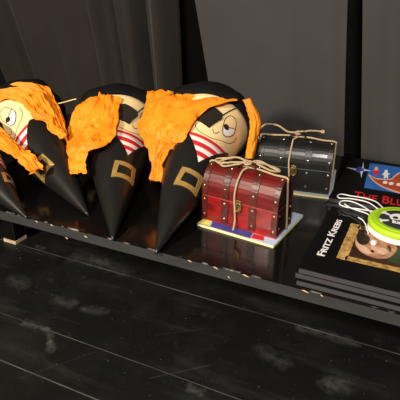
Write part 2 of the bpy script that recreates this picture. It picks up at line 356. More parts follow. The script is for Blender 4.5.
def coat_top(ph):
    ph = (ph + math.pi) % (2 * math.pi) - math.pi; a = abs(ph)
    return 0.268 + 0.10 * min(a / 0.80, 1.0)
EYE = [(0.393, 0.44), (0.392, 0.27), (0.412, 0.20), (0.437, 0.17), (0.457, 0.25), (0.460, 0.42), (0.446, 0.53), (0.420, 0.60)]
def build_cone(root):
    TP = 2 * math.pi
    co = shell('coat', 0.0, coat_top, -math.pi, math.pi, 30, 90, 0.0022, M['coat'], root, 0.0012)
    shell('face', 0.20, LR, -math.pi, math.pi, 16, 80, 0.0, M['skin'], root, 0.001)
    def w(s): return max(0.02, (s - 0.258) / 0.10 * 0.80 + 0.05)
    V = []; sh = None
    def band(name, a, b, m, parent, off):
        ns, nph = 5, 24; V = []
        for i in range(ns + 1):
            for j in range(nph + 1):
                s = a + (b - a) * i / ns; ph = w(s) * (2 * j / nph - 1); V.append(cp(s + 0.012 * (ph / 0.8) ** 2 * (s - 0.26) / 0.09, ph, off))
        o = mesh(name, V, [f[::-1] for f in grid_faces(ns + 1, nph + 1)], m, parent, True); solid(o, 0.0005, 0); return o
    sh = band('shirt', 0.262, 0.349, M['white'], root, 0.0008)
    for a, b in ((0.341, 0.3495), (0.3145, 0.328), (0.288, 0.301)): band('shirt_stripe', a, b, M['red'], sh, 0.0014)
    # belt buckle
    V = []; out = [(0.186, -0.70), (0.240, -0.52), (0.240, 0.52), (0.186, 0.70)]; inn = [(0.199, -0.42), (0.227, -0.33), (0.227, 0.33), (0.199, 0.42)]
    O = lin(out, 8); I = lin(inn, 8); n = len(O); V = [cp(s, p, 0.0042) for s, p in O] + [cp(s, p, 0.0042) for s, p in I]
    b = mesh('buckle', V, [(i, (i + 1) % n, n + (i + 1) % n, n + i) for i in range(n)], M['gold'], root); solid(b, 0.0016, 0)
    # eyepatch and strap
    pt_ = patch_poly('eyepatch', lin([(0.402, -0.70), (0.452, -0.45), (0.457, -0.30), (0.443, 0.06), (0.428, 0.09), (0.381, -0.13)], 5), 0.003, M['patch'], root, 0.002)
    stroke('strap', [(0.440, 0.06), (0.465, 0.16), (0.488, 0.26), (0.503, 0.33)], 0.0032, 0.002, M['patch'], pt_)
    # eye
    ey = patch_poly('eye', dense(EYE, 4), 0.0011, M['eyewhite'], root, 0.0006)
    lid = dense([(0.413, 0.20), (0.437, 0.17), (0.457, 0.25), (0.460, 0.42), (0.446, 0.53), (0.436, 0.56), (0.426, 0.40)], 4)
    patch_poly('eyelid', lid, 0.0018, M['skin'], ey, 0.0006)
    patch_poly('pupil', [(0.417 + 0.0085 * math.cos(a), 0.30 + 0.085 * math.sin(a)) for a in [TP * k / 16 for k in range(16)]], 0.0024, M['ink'], ey, 0.0006)
    stroke('eye_outline', EYE, 0.0020, 0.0022, M['ink'], ey, True)
    stroke('lid_line', [(0.413, 0.20), (0.424, 0.38), (0.437, 0.56)], 0.0020, 0.0025, M['ink'], ey)
    stroke('nose', [(0.384, -0.03), (0.376, 0.06), (0.379, 0.13), (0.389, 0.18)], 0.0017, 0.0010, M['ink'], root)
    stroke('mouth', [(0.386, -0.53), (0.374, -0.50), (0.364, -0.40), (0.357, -0.20), (0.357, 0.08), (0.369, 0.34), (0.385, 0.61), (0.408, 0.76), (0.428, 0.76)], 0.0017, 0.0010, M['ink'], root)

def build_hat(root, rho):
    """rolled brim, higher over the brow, with a low crown closing the cone; pressed flat where it rests on the bench"""
    TP = 2 * math.pi; V = []; nph = 72; prof = 9; dn = math.pi - rho
    for j in range(nph):
        ph = -math.pi + TP * j / nph; f = 0.5 + 0.5 * math.cos(ph); sd = abs(math.sin(ph)) ** 1.5; wv = 0.004 * math.sin(5 * ph + 0.7) + 0.003 * math.sin(9 * ph)
        dd = abs((ph - dn + math.pi) % TP - math.pi); fl_ = min(1.0, dd / 1.25) ** 1.3
        h = (0.012 + 0.026 * f) * (0.4 + 0.6 * fl_)
        V += [cp(0.494, ph, 0.0025), cp(0.495, ph, (0.006 + 0.004 * sd) * fl_ + 0.003), cp(0.505, ph, (0.009 + 0.005 * sd) * fl_ + 0.003 + wv * fl_), cp(0.511 + h * 0.5, ph, (0.008 + 0.006 * sd) * fl_ + 0.002 + wv * fl_),
              cp(0.511 + h, ph, (0.000 + 0.004 * sd) * fl_ - 0.003), cp(0.510 + h, ph, -0.018), cp(0.510 + h * 0.9, ph, -0.045), cp(0.51 + h * 0.7, ph, -0.075), cp(0.513 + h * 0.5, ph, -0.104)]
    Fc = grid_faces(nph, prof); Fc += [((nph - 1) * prof + k, (nph - 1) * prof + k + 1, k + 1, k) for k in range(prof - 1)]
    Fc.append(tuple(j * prof + prof - 1 for j in range(nph)))
    return mesh('hat', V, Fc, M['hat'], root, True)

CONES = [((-0.861, 0.829, 0.0035), -1.21, AL + 0.010, 0.85, 'pirate paper cone cut off by the left edge, only its buckle and tip in view'),
         ((-0.736, 0.908, 0.0035), -1.03, AL + 0.004, -1.10, 'pirate paper cone with open eye and no eyepatch in view, second from left'),
         ((-0.610, 0.830, 0.0035), -0.54, AL + 0.004, 0.54, 'pirate paper cone lying third from left, its eye half hidden by neighbour\'s orange hair'),
         ((-0.493, 0.822, 0.0030), -0.185, AL + 0.06, 0.53, 'pirate paper cone with whole smiling face and eyepatch beside the red chest')]
roots = []; MW = []
for i, (ap, az, el, rho, lab) in enumerate(CONES):
    a = Vector((math.sin(az) * math.cos(el), math.cos(az) * math.cos(el), math.sin(el))); side = Vector((math.cos(az), -math.sin(az), 0)); up = side.cross(a)
    u = up * math.cos(rho) + side * math.sin(rho); v = up * -math.sin(rho) + side * math.cos(rho)
    o = bpy.data.objects.new('pirate_cone', None); COL.objects.link(o); o.empty_display_size = 0.03
    mw = Matrix(((v.x, a.x, u.x, ap[0]), (v.y, a.y, u.y, ap[1]), (v.z, a.z, u.z, ap[2] + HB), (0, 0, 0, 1))); mw = mw @ Matrix.Scale(0.68 if i == 0 else 1.0, 4); o.matrix_world = mw
    tag(o, lab, 'paper cone', 'pirate school cones on the bench'); roots.append(o); MW.append(mw)
build_cone(roots[0])
for r in roots[1:]:
    for ch in list(roots[0].children):
        c = ch.copy(); COL.objects.link(c); c.parent = r
        for g in ch.children:
            d = g.copy(); COL.objects.link(d); d.parent = c
for r, c in zip(roots, CONES): build_hat(r, c[3])

def hair(ci, rows, seed, amp=0.006, nu=110, nv=80, folds=4.0, rag=0.004):
    """crumpled crepe sheet between an inner and an outer border, rows = ((px,py,Y),(px,py,Y))"""
    A = catmull([PY(*r[0]) for r in rows], 10); B = catmull([PY(*r[1]) for r in rows], 10)
    def samp(L, t): k = t * (len(L) - 1); i = min(int(k), len(L) - 2); return L[i].lerp(L[i + 1], k - i)
    G = []
    for i in range(nu):
        t = i / (nu - 1); a, b = samp(A, t), samp(B, t)
        G.append([a.lerp(b, j / (nv - 1)) for j in range(nv)])
    inv = MW[ci].inverted(); V = []
    for i in range(nu):
        for j in range(nv):
            p = G[i][j]; du = G[min(i + 1, nu - 1)][j] - G[max(i - 1, 0)][j]; dv = G[i][min(j + 1, nv - 1)] - G[i][max(j - 1, 0)]
            n = du.cross(dv); n.normalize()
            if n.dot(CAM - p) < 0: n = -n
            t, s = i / (nu - 1), j / (nv - 1)
            e = math.sin(math.pi * s) ** 0.5; bulge = 0.010 * math.sin(math.pi * s)
            wob = Vector((noise.noise(p * 18), noise.noise(p * 18 + Vector((9, 0, 0))), 0)) * 0.5
            d1 = noise.voronoi(Vector((s * folds + wob.x, t * 2.6 + wob.y, seed)))[0]; d2 = noise.voronoi(Vector((s * folds * 2.4 + wob.y, t * 5.0 + wob.x, seed + 5)))[0]
            d3 = noise.voronoi(Vector((s * folds * 6, t * 8, seed + 11)))[0]
            h = bulge + amp * (3.6 * (d1[1] - d1[0]) + 2.4 * (d2[1] - d2[0]) + 0.7 * (d3[1] - d3[0]) - 1.4) + 0.004
            r = rag * noise.noise(Vector((t * 14, s * 9, seed + 9))) * 2
            V.append(inv @ (p + n * h * (0.45 + 0.55 * e) + du.normalized() * r + dv.normalized() * r * (abs(s - 0.5) * 2)))
    o = mesh('hair', V, grid_faces(nu, nv), M['hair'], roots[ci], True); solid(o, 0.0009, 0); return o
hair(3, [((238, 101, 1.250), (147, 91, 1.26)), ((211, 107.5, 1.195), (146, 102, 1.22)), ((197, 120, 1.150), (142, 116, 1.17)), ((187, 136, 1.102), (137, 127, 1.135)),
         ((180, 147, 1.088), (144, 141, 1.105)), ((169, 153, 1.07), (150, 155, 1.08)), ((164, 168, 1.052), (152, 169, 1.06)), ((162, 182, 1.035), (151, 180, 1.045))], 1.0, 0.0055)
hair(3, [((242, 100, 1.262), (250, 103, 1.285)), ((247, 111, 1.262), (257, 110, 1.275)), ((250, 125, 1.257), (261, 122, 1.268)), ((248, 140, 1.245), (258, 138, 1.255)), ((245, 158, 1.23), (254, 158, 1.242))], 2.0, 0.002, nv=20, folds=2, rag=0.001)
hair(2, [((121, 98, 1.200), (88, 98, 1.185)), ((120, 110, 1.158), (76, 107, 1.15)), ((119, 125, 1.110), (70, 121, 1.12)), ((113, 139, 1.052), (67, 136, 1.09)), ((101, 149, 1.010), (67, 148, 1.05)),
         ((89, 154, .990), (68, 155, 1.03)), ((87, 165, .970), (70, 165, 1.00)), ((87, 174, .955), (72, 175, .98))], 3.0, 0.006)
hair(1, [((-14, 108, 1.065), (-12, 93, 1.09)), ((0, 101, 1.072), (2, 90, 1.11)), ((12, 100, 1.076), (15, 86, 1.14)), ((22, 104, 1.078), (33, 84, 1.17)), ((30, 112, 1.068), (48, 87, 1.18)), ((34, 120, 1.050), (53, 95, 1.165)),
         ((44, 123, 1.058), (59, 108, 1.135)), ((50, 131, 1.050), (65, 123, 1.10)), ((57, 136, 1.042), (66, 133, 1.07)), ((61, 139, 1.038), (65, 140, 1.05))], 4.0, 0.006)
hair(0, [((-20, 135, .965), (-14, 116, 1.005)), ((-8, 146, .95), (-4, 123, .995)), ((0, 150, .942), (5, 132, .985)), ((9, 154, .936), (15, 141, .972)), ((17, 159, .932), (24, 149, .960)), ((24, 166, .928), (33, 154, .950)),
         ((30, 173, .922), (40, 163, .94)), ((35, 174, .920), (44, 170, .932))], 5.0, 0.005)
# thin pale ribbon tail that sticks out from the second cone's hat
tube('ribbon_tail', [MW[1].inverted() @ PY(*q) for q in ((56, 104, 1.15), (63, 102.5, 1.14), (70, 100.5, 1.13), (76, 99, 1.12))], 0.0017, M['cord'], roots[1])

# ------------------------------------------------------------------ treasure chests
def chest(root, W, D, HBD, RISE, mt):
    hw, hd = W / 2, D / 2
    V, Fc = box(-hw, hw, -hd, hd, 0.0, HBD - 0.001); bevel(mesh('body', V, Fc, mt['body'], root), 0.0015)
    def arc(off, n=22, z0=HBD): return [((-(hd + off)) * math.cos(math.pi * k / n), z0 + (RISE + off) * math.sin(math.pi * k / n) ** 0.82) for k in range(n + 1)]
    def barrel(name, x0, x1, off, th, m, parent, smooth=True):
        A = arc(off); B = arc(off - th); n = len(A); V = [(x0, y, z) for y, z in A] + [(x1, y, z) for y, z in A] + [(x0, y, z) for y, z in B] + [(x1, y, z) for y, z in B]
        Fc = []
        for k in range(n - 1):
            Fc += [(k, n + k, n + k + 1, k + 1), (2 * n + k, 2 * n + k + 1, 3 * n + k + 1, 3 * n + k), (k, k + 1, 2 * n + k + 1, 2 * n + k), (n + k, 3 * n + k, 3 * n + k + 1, n + k + 1)]
        Fc += [(0, 2 * n, 3 * n, n), (n - 1, 2 * n - 1, 4 * n - 1, 3 * n - 1)]
        return bevel(mesh(name, V, Fc, m, parent), 0.0006, 1)
    # lid of staves: the barrel planks show fine joints
    lid = barrel('lid', -hw + 0.002, hw - 0.002, -0.0016, 0.006, mt['body'], root)
    A = arc(0.0, 20); ns = 5
    for q in range(ns):
        k0, k1 = q * 4, q * 4 + 4; n = 5; pts = A[k0:k1 + 1]; V = []
        for x in (-hw, hw):
            for i, (y, z) in enumerate(pts):
                if i == 0: y, z = y + (pts[1][0] - y) * .03, z + (pts[1][1] - z) * .03
                if i == n - 1: y, z = y + (pts[-2][0] - y) * .03, z + (pts[-2][1] - z) * .03
                V.append((x, y, z))
        V += [(x, y * 0.94, z - 0.003) for (x, y, z) in V]
        Fc = []
        for k in range(n - 1): Fc += [(k, n + k, n + k + 1, k + 1), (2 * n + k, 2 * n + k + 1, 3 * n + k + 1, 3 * n + k), (k, k + 1, 2 * n + k + 1, 2 * n + k), (n + k, 3 * n + k, 3 * n + k + 1, n + k + 1)]
        Fc += [(0, 2 * n, 3 * n, n), (n - 1, 2 * n - 1, 4 * n - 1, 3 * n - 1)]
        mesh('stave', V, Fc, mt['lid'], lid, False)
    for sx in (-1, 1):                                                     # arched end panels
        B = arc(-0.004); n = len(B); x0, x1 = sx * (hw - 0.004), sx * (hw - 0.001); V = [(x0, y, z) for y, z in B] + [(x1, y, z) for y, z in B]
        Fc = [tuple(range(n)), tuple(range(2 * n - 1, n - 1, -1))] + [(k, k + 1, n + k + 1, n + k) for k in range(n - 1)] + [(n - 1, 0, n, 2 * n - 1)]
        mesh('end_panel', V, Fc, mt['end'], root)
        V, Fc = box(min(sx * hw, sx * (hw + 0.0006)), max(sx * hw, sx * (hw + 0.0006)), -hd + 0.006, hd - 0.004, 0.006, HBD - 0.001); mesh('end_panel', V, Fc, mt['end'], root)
    bx = [(-hw + 0.0065, 0.015), (-0.036, 0.019), (0.036, 0.019), (hw - 0.0065, 0.015)]
    for (x, wd) in bx:
        st = barrel('strap', x - wd / 2, x + wd / 2, 0.0016, 0.002, mt['strap'], root)
        V, Fc = box(x - wd / 2, x + wd / 2, -hd - 0.0018, -hd, 0.001, HBD - 0.003); bevel(mesh('strap', V, Fc, mt['strap'], root), 0.0005, 1)
        V, Fc = box(x - wd / 2, x + wd / 2, hd, hd + 0.0018, 0.001, HBD - 0.003); mesh('strap', V, Fc, mt['strap'], root)
    V, Fc = box(-hw - 0.001, hw + 0.001, -hd - 0.0022, hd + 0.0022, 0.0, 0.004); mesh('base_rim', V, Fc, mt['body'], root)
    # nails
    def nail_mesh():
        r = 0.0031; V = []; n = 8
        for k, (rr, zz) in enumerate(((1.0, 0.0), (0.92, 0.45), (0.6, 0.8))):
            V += [(r * rr * math.cos(2 * math.pi * i / n), r * rr * math.sin(2 * math.pi * i / n), r * zz * 0.75) for i in range(n)]
        V.append((0, 0, r * 0.75)); Fc = grid_faces(3, n, True) + [(2 * n + i, 2 * n + (i + 1) % n, 3 * n) for i in range(n)]
        me = bpy.data.meshes.new('nail'); me.from_pydata(V, [], Fc); me.materials.append(mt['nail'])
        for p in me.polygons: p.use_smooth = True
        return me
    nm = nail_mesh()
    def nail(loc, rx): o = link('nail', nm, root); o.location = loc; o.rotation_euler = (rx, 0, 0)
    def on_lid(k, n=22): A = arc(0.0016); y, z = A[k]; y2, z2 = A[k + 1]; return y, z, math.atan2(z2 - z, y2 - y)
    for (x, wd) in bx:
        nail((x, -hd - 0.0018, HBD - 0.011), math.pi / 2); nail((x, -hd - 0.0018, 0.016), math.pi / 2)
        y, z, an = on_lid(2); nail((x, y - 0.001, z), an)
        y, z, an = on_lid(9); nail((x, y, z), an)
    for sx in (-1, 1):                                                     # corner nails on the sides
        for (yy, zz) in ((-hd + 0.012, HBD - 0.014), (-hd + 0.012, 0.02), (hd - 0.012, 0.02), (hd - 0.012, HBD - 0.014)):
            o = link('nail', nm, root); o.location = (sx * (hw + 0.0006), yy, zz); o.rotation_euler = (0, sx * math.pi / 2, 0)
    # clasp: plate with ring and hook
    V, Fc = box(-0.007, 0.007, -hd - 0.0024, -hd, HBD - 0.020, HBD + 0.006); cl = bevel(mesh('clasp', V, Fc, mt['clasp'], root), 0.001)
    tube('ring', [(0.009 * math.cos(a), -hd - 0.0045, HBD - 0.010 + 0.011 * math.sin(a)) for a in [2 * math.pi * k / 10 for k in range(10)]], 0.0018, mt['clasp'], cl, 3, 6, True)
    tube('hook', [(0, -hd - 0.003, HBD + 0.009), (0.001, -hd - 0.0055, HBD - 0.002), (-0.001, -hd - 0.0055, HBD - 0.013)], 0.0016, mt['clasp'], cl, 4)
    # handle on the lid
    T = HBD + RISE
    V = []; path = catmull([(-0.026, 0, T - 0.001), (-0.019, 0, T + 0.010), (0.0, 0, T + 0.015), (0.019, 0, T + 0.010), (0.026, 0, T - 0.001)], 6)
    for p in path:
        for dy, dz in ((-0.008, -0.002), (0.008, -0.002), (0.008, 0.002), (-0.008, 0.002)): V.append((p.x, p.y + dy, p.z + dz))
    Fc = grid_faces(len(path), 4, True) + [(0, 1, 2, 3), tuple(len(V) - 4 + k for k in (3, 2, 1, 0))]
    bevel(mesh('handle', V, Fc, mt['handle'], root, True), 0.0008, 1)
    return arc, T

def twine(root, arc, T, W, D, bows, xv=-0.006, ybot=0.0, ysid=0.0):
    r = 0.0025; hw, hd = W / 2, D / 2; A = arc(0.0042)
    front = [(0.0, -0.004, T + 0.006)] + [(xv - 0.004 * (1 - k / 10), A[k][0], A[k][1]) for k in (9, 7, 5, 3, 1)] + [(xv, -hd - 0.0062, 0.045), (xv + 0.001, -hd - 0.0062, 0.02), (xv + 0.003, -hd - 0.006 - ybot, 0.0005)]
    back = [(0.0, 0.004, T + 0.006)] + [(0.0, A[k][0], A[k][1]) for k in (13, 16, 19, 21)] + [(0.0, hd + 0.004, 0.03), (0, hd + 0.004, 0.003)]
    right = [(0.0, 0.0, T + 0.006), (0.03, -0.002, T + 0.007), (hw * 0.7, -0.006, T + 0.0042), (hw + 0.001, -0.006, T + 0.003), (hw + 0.0035, -0.004, T - 0.012), (hw + 0.0035, ysid * .5, 0.05), (hw + 0.0035, ysid, 0.001)]
    left = [(0.0, 0.002, T + 0.006), (-0.03, 0.0, T + 0.007), (-hw * 0.7, 0.0, T + 0.0042), (-hw - 0.001, 0.0, T + 0.003), (-hw - 0.0035, 0.0, T - 0.012), (-hw - 0.0035, 0.0, 0.05), (-hw - 0.0035, 0.0, 0.001)]
    tubes('twine', [front, back, right, left], r, M['twine'], root, 5, 6)
    tubes('twine_bow', bows, r, M['twine'], root, 6, 6)
    tube('knot', [(-0.007, -0.006, T + 0.017), (0.0, -0.010, T + 0.016), (0.007, -0.004, T + 0.018), (0.004, 0.006, T + 0.018), (-0.005, 0.006, T + 0.018)], 0.0028, M['twine'], root, 5, 6, True)

def placed(name, a, b, label, W, z):
    d = b - a; ang = math.atan2(d.y, d.x); return ang
# red chest
BT = 0.0065                                             # booklet thickness
a = PZ(204.5, 217.5, BT + .001); b = PZ(277, 240, BT + .001); ang = -0.105; b = b + Vector((-0.005, 0, 0)); Wr = 0.195; Dr = 0.086
mid = b - Vector((math.cos(ang), math.sin(ang), 0)) * (Wr / 2) + Vector((-math.sin(ang), math.cos(ang), 0)) * (Dr / 2 + 0.004)
rc = tag(empty('treasure_chest', (mid.x, mid.y, HB + BT + 0.001), ang), 'red wooden treasure chest with brown straps, tied with twine, on colourful booklet', 'treasure chest', 'treasure chests on the bench')
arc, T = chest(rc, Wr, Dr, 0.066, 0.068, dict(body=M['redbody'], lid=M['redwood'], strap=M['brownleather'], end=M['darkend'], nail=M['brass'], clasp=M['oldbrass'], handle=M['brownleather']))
twine(rc, arc, T, Wr, Dr, [[(-0.004, 0, T + .018), (-0.03, 0.006, T + .022), (-0.065, 0.012, T + .012), (-0.088, 0.004, T + .007), (-0.07, -0.012, T + .006), (-0.035, -0.008, T + .014), (-0.004, -0.003, T + .018)],
                           [(0, 0, T + .018), (-0.028, -0.008, T + .010), (-0.055, -0.020, T + .004), (-0.072, -0.004, T + .008), (-0.04, 0.012, T + .018), (0, 0.004, T + .019)],
                           [(0.002, 0, T + .018), (0.02, 0.016, T + .020), (0.05, 0.022, T + .008), (0.072, 0.016, T + .006), (0.055, 0.004, T + .008), (0.02, 0.002, T + .018)],
                           [(0.0, 0.004, T + .018), (0.03, 0.02, T + .014), (0.064, 0.03, T + .004)]], ybot=0.012, ysid=0.012)
# black chest
a = PZ(328, 194.8, BT + .001); ang2 = math.radians(8.5); Wb = 0.197; Db = 0.100; ex = Vector((math.cos(ang2), math.sin(ang2), 0)); ey = Vector((-math.sin(ang2), math.cos(ang2), 0))
mid2 = a - ex * (Wb / 2) + ey * (Db / 2 + 0.003)
bc = tag(empty('treasure_chest', (mid2.x, mid2.y, HB + BT + 0.001), ang2), 'black wooden treasure chest with silver nails, tied with twine, behind the red chest', 'treasure chest', 'treasure chests on the bench')
arc, T = chest(bc, Wb, Db, 0.066, 0.066, dict(body=M['blackwood'], lid=M['blackwood'], strap=M['blackleather'], end=M['blackleather'], nail=M['steel'], clasp=M['oldbrass'], handle=M['blackleather']))
twine(bc, arc, T, Wb, Db, [[(-0.004, 0, T + .018), (-0.03, 0.004, T + .016), (-0.06, 0.014, T + .028), (-0.095, 0.02, T + .026), (-0.112, 0.006, T + .006), (-0.105, -0.01, T - .008)],
                           [(0.004, 0.0, T + .018), (0.03, 0.012, T + .022), (0.06, 0.020, T + .020)], [(-0.006, 0, T + .018), (0.0, -0.016, T + .024), (0.014, -0.012, T + .026), (0.01, 0.0, T + .018)]], xv=-0.010, ybot=0.012, ysid=-0.03)
# a fat end knot of the black chest's bow
kp = Vector((0.062, 0.021, T + .020)); tube('bow_end_knot', [kp + Vector(q) for q in ((-.004, -.002, 0), (.0, .003, .002), (.004, -.002, .001), (.002, -.003, -.002))], 0.0028, M['twine'], bc, 4, 6, True)

def booklet(px, label, turn, thick, parts):
    P = [PZ(x, y, 0.004) for x, y in px]; a, b, c = P; W = (b - a).length; D = (c - b).length; ang = turn
    a = b - Vector((math.cos(ang), math.sin(ang), 0)) * W                # the near right corner stays where it is seen
    o = tag(empty('booklet', (a.x, a.y, HB + 0.0005), ang), label, 'booklet', 'booklets under the chests')
    V, Fc = box(0, W, 0, D, 0, 0.0012); mesh('back_cover', V, Fc, M['yellow'], o)
    V, Fc = box(0.0015, W - 0.0015, 0.0015, D - 0.001, 0.0012, thick - 0.0013); mesh('page_block', V, Fc, M['white'], o)
    V, Fc = box(0, W, 0, D, thick - 0.0013, thick - 0.0004); fc = mesh('front_cover', V, Fc, M['paleblue'], o)
    for (pts, m) in parts:
        V, Fc = prism([(x * W, y * D) for x, y in pts], thick - 0.0004, thick); mesh('cover_print', V, Fc, M[m], fc)
    return o
booklet([(200.5, 222), (273.4, 247), (296, 214)], 'colourful picture booklet lying under the red chest', -0.11, BT,
        [([(0, 0), (.17, 0), (.13, .10), (.08, .5), (0, .6)], 'yellow'), ([(.175, .012), (.70, .012), (.68, .16), (.13, .16)], 'violet'), ([(0, -.002), (.86, -.002), (.86, .014), (0, .014)], 'yellow'), ([(.705, .03), (.86, .05), (.82, .16), (.69, .15)], 'red')])
f0 = a - ex * (Wb + 0.006) - ey * 0.004
o2 = booklet([(257, 188.5), (331.5, 198.5), (340, 171)], 'pale blue booklet lying under the black chest', ang2, BT, [([(0, 0), (.93, 0), (.93, .03), (0, .03)], 'yellow')])

# ------------------------------------------------------------------ books
BH = 0.0132
def book_copy(name, label, x0, x1, y0, y1, k, dx, dy, rot, group):
    """hard covers round a dark page block"""
    o = tag(empty(name, (x0 + dx, y0 + dy, HB + 0.0003 + k * (BH + 0.0002)), rot), label, 'book', group); W, D = x1 - x0, y1 - y0; c = 0.0013
    for nm, z0, z1 in (('back_cover', 0, c), ('front_cover', BH - c, BH)):
        V, Fc = box(0, W, 0, D, z0, z1); q = bevel(mesh(nm, V, Fc, M['bookblack'], o), 0.0004, 2)
        if nm == 'front_cover': o2 = q
    V, Fc = box(0.0015, W - 0.0015, 0.0012, D - 0.0015, c, BH - c); mesh('page_block', V, Fc, M['bookedge'], o)
    return o, o2
gF, gB = 'portrait books at the bench front', 'ship picture books at the back'
FX0, FX1, FY0, FY1 = -0.186, 0.114, 0.846, 1.150
for k, (dx, dy, lab) in enumerate(((-0.001, -0.003, 'black hardcover book lying lowest in the front stack'), (-0.006, 0.002, 'black hardcover book lying middle in the front stack'), (0.0, 0.0, 'black book with gilt-framed portrait cover on top of front stack'))):
    fb, fcov = book_copy('book', lab, FX0, FX1, FY0, FY1, k, dx, dy, 0.0, gF)
BX0, BX1, BY0, BY1 = -0.205, 0.095, 1.196, 1.515
for k, (dx, dy, lab) in enumerate(((0.002, 0.002, 'black hardcover book lying lowest in the rear stack'), (-0.002, -0.001, 'black hardcover book lying middle in the rear stack'), (0.0, 0.0, 'black book with blue ship picture and red title, topmost at the back'))):
    bb, bcov = book_copy('book', lab, BX0, BX1, BY0, BY1, k, dx, dy, 0.0, gB)
TOPZ = 0.0003 + 2 * (BH + 0.0002) + BH                   # top of the stacks above the bench
def onb(px, py, root): p = PZ(px, py, TOPZ); return (p.x - root.location.x, p.y - root.location.y)
def printed(name, pts, m, cover, lvl=1, h=0.00025):
    z = BH + (lvl - 1) * h; V, Fc = prism(pts, z - 0.0001, z + h); return mesh(name, V, Fc, m, cover)
def sm(pts, root, n=5): return [(p.x, p.y) for p in catmull([(*onb(x, y, root), 0) for x, y in pts], n, True)]
def text(name, s, p0, direction, size, m, cover, length=None, caps=0.78, offset=0.0004):
    cu = bpy.data.curves.new(name, 'FONT'); cu.body = s.lower(); cu.size = size; cu.extrude = 0.0002; cu.offset = offset; cu.small_caps_scale = caps
    big = [i for i, ch in enumerate(s) if i == 0 or s[i - 1] == ' ']
    cu.body = ''.join(ch.upper() if i in big else ch.lower() for i, ch in enumerate(s))
    for i in range(len(s)):
        if i not in big: cu.body_format[i].use_small_caps = True
    t = bpy.data.objects.new(name, cu); COL.objects.link(t); bpy.context.view_layer.update()
    me = bpy.data.meshes.new_from_object(t.evaluated_get(bpy.context.evaluated_depsgraph_get())); bpy.data.objects.remove(t)
    wv = max(v.co.x for v in me.vertices) or 1.0
    k = (length / wv) if length else 1.0
    c, sn = math.cos(direction), math.sin(direction)
    for v in me.vertices:
        x, y = v.co.x * k, v.co.y; v.co = (p0[0] + x * c - y * sn, p0[1] + x * sn + y * c, BH + 0.0003 + v.co.z)
    me.materials.clear(); me.materials.append(m); me.name = name
    return link(name, me, cover)
# front cover: author line, gilt frame, portrait
p0 = onb(324.0, 257, fb); p1 = onb(342.5, 220.5, fb)
text('lettering', 'FRITZ KREBS', p0, math.atan2(p1[1] - p0[1], p1[0] - p0[0]), 0.0225, M['lettering'], fcov, math.hypot(p1[0] - p0[0], p1[1] - p0[1]))
def framebar(x0, x1, y0, y1):
    """bumpy gilt moulding, printed: ragged outline"""
    n = 16; pts = []
    L = [(x0 + (x1 - x0) * i / n, y0) for i in range(n)] + [(x1, y0 + (y1 - y0) * i / n) for i in range(n)] + [(x1 - (x1 - x0) * i / n, y1) for i in range(n)] + [(x0, y1 - (y1 - y0) * i / n) for i in range(n)]
    return [(x + 0.0022 * noise.noise(Vector((x * 150, y * 150, 2))), y + 0.0022 * noise.noise(Vector((x * 150, y * 150, 7)))) for x, y in L]
qa = onb(336, 258, fb); qb = onb(349, 223.5, fb); X0, Y0, Y1 = qa[0], qa[1], qb[1]; bw = 0.021
printed('gilt_frame_bar', framebar(X0, X0 + bw, Y0, Y1 + 0.004), M['goldprint'], fcov)
printed('gilt_frame_bar', framebar(X0 + bw * .8, 0.262, Y0 + .001, Y0 + bw * .85), M['goldprint'], fcov)
printed('gilt_frame_bar', framebar(X0 + bw * .8, 0.262, Y1 - bw * .8, Y1 + .002), M['goldprint'], fcov)
printed('gilt_frame_bar', framebar(0.255, 0.276, Y0, Y1), M['goldprint'], fcov)
printed('portrait_ground', [(X0 + bw, Y0 + bw * .85), (0.255, Y0 + bw * .85), (0.255, Y1 - bw * .8), (X0 + bw, Y1 - bw * .8)], M['umber'], fcov)
printed('portrait_coat', sm([(386, 256), (392, 262), (404, 266), (425, 271), (420, 250), (402, 245), (392, 249)], fb), M['cloth'], fcov, 2)
printed('portrait_face', sm([(355, 241), (357, 248), (364, 254), (374, 258), (384, 259), (392, 256), (397, 249), (393, 243), (384, 238), (370, 234), (359, 235)], fb), M['faceprint'], fcov, 3)
printed('portrait_brow', sm([(356, 244), (360, 250), (367, 254), (372, 253), (368, 249), (362, 245), (358, 241)], fb), M['facelight'], fcov, 4)
printed('portrait_cheek', sm([(377, 252), (383, 255), (388, 253), (385, 249), (379, 248)], fb), M['facelight'], fcov, 4)
printed('portrait_nose', sm([(371, 249), (377, 251.5), (384, 252), (383, 249.5), (377, 247.5), (372, 246.5)], fb), M['facelight'], fcov, 5)
printed('portrait_eye', sm([(370, 251), (372, 253), (374, 252.6), (373, 250.6)], fb, 3), M['umber'], fcov, 5)
printed('portrait_mouth', sm([(387, 246), (389, 251), (391, 252), (390.5, 247)], fb, 3), M['umber'], fcov, 5)
printed('portrait_eyepatch', sm([(356.5, 238), (358, 243), (363, 245.5), (368.5, 243), (369.5, 238), (365, 234.5), (359.5, 235)], fb), M['ink'], fcov, 6)
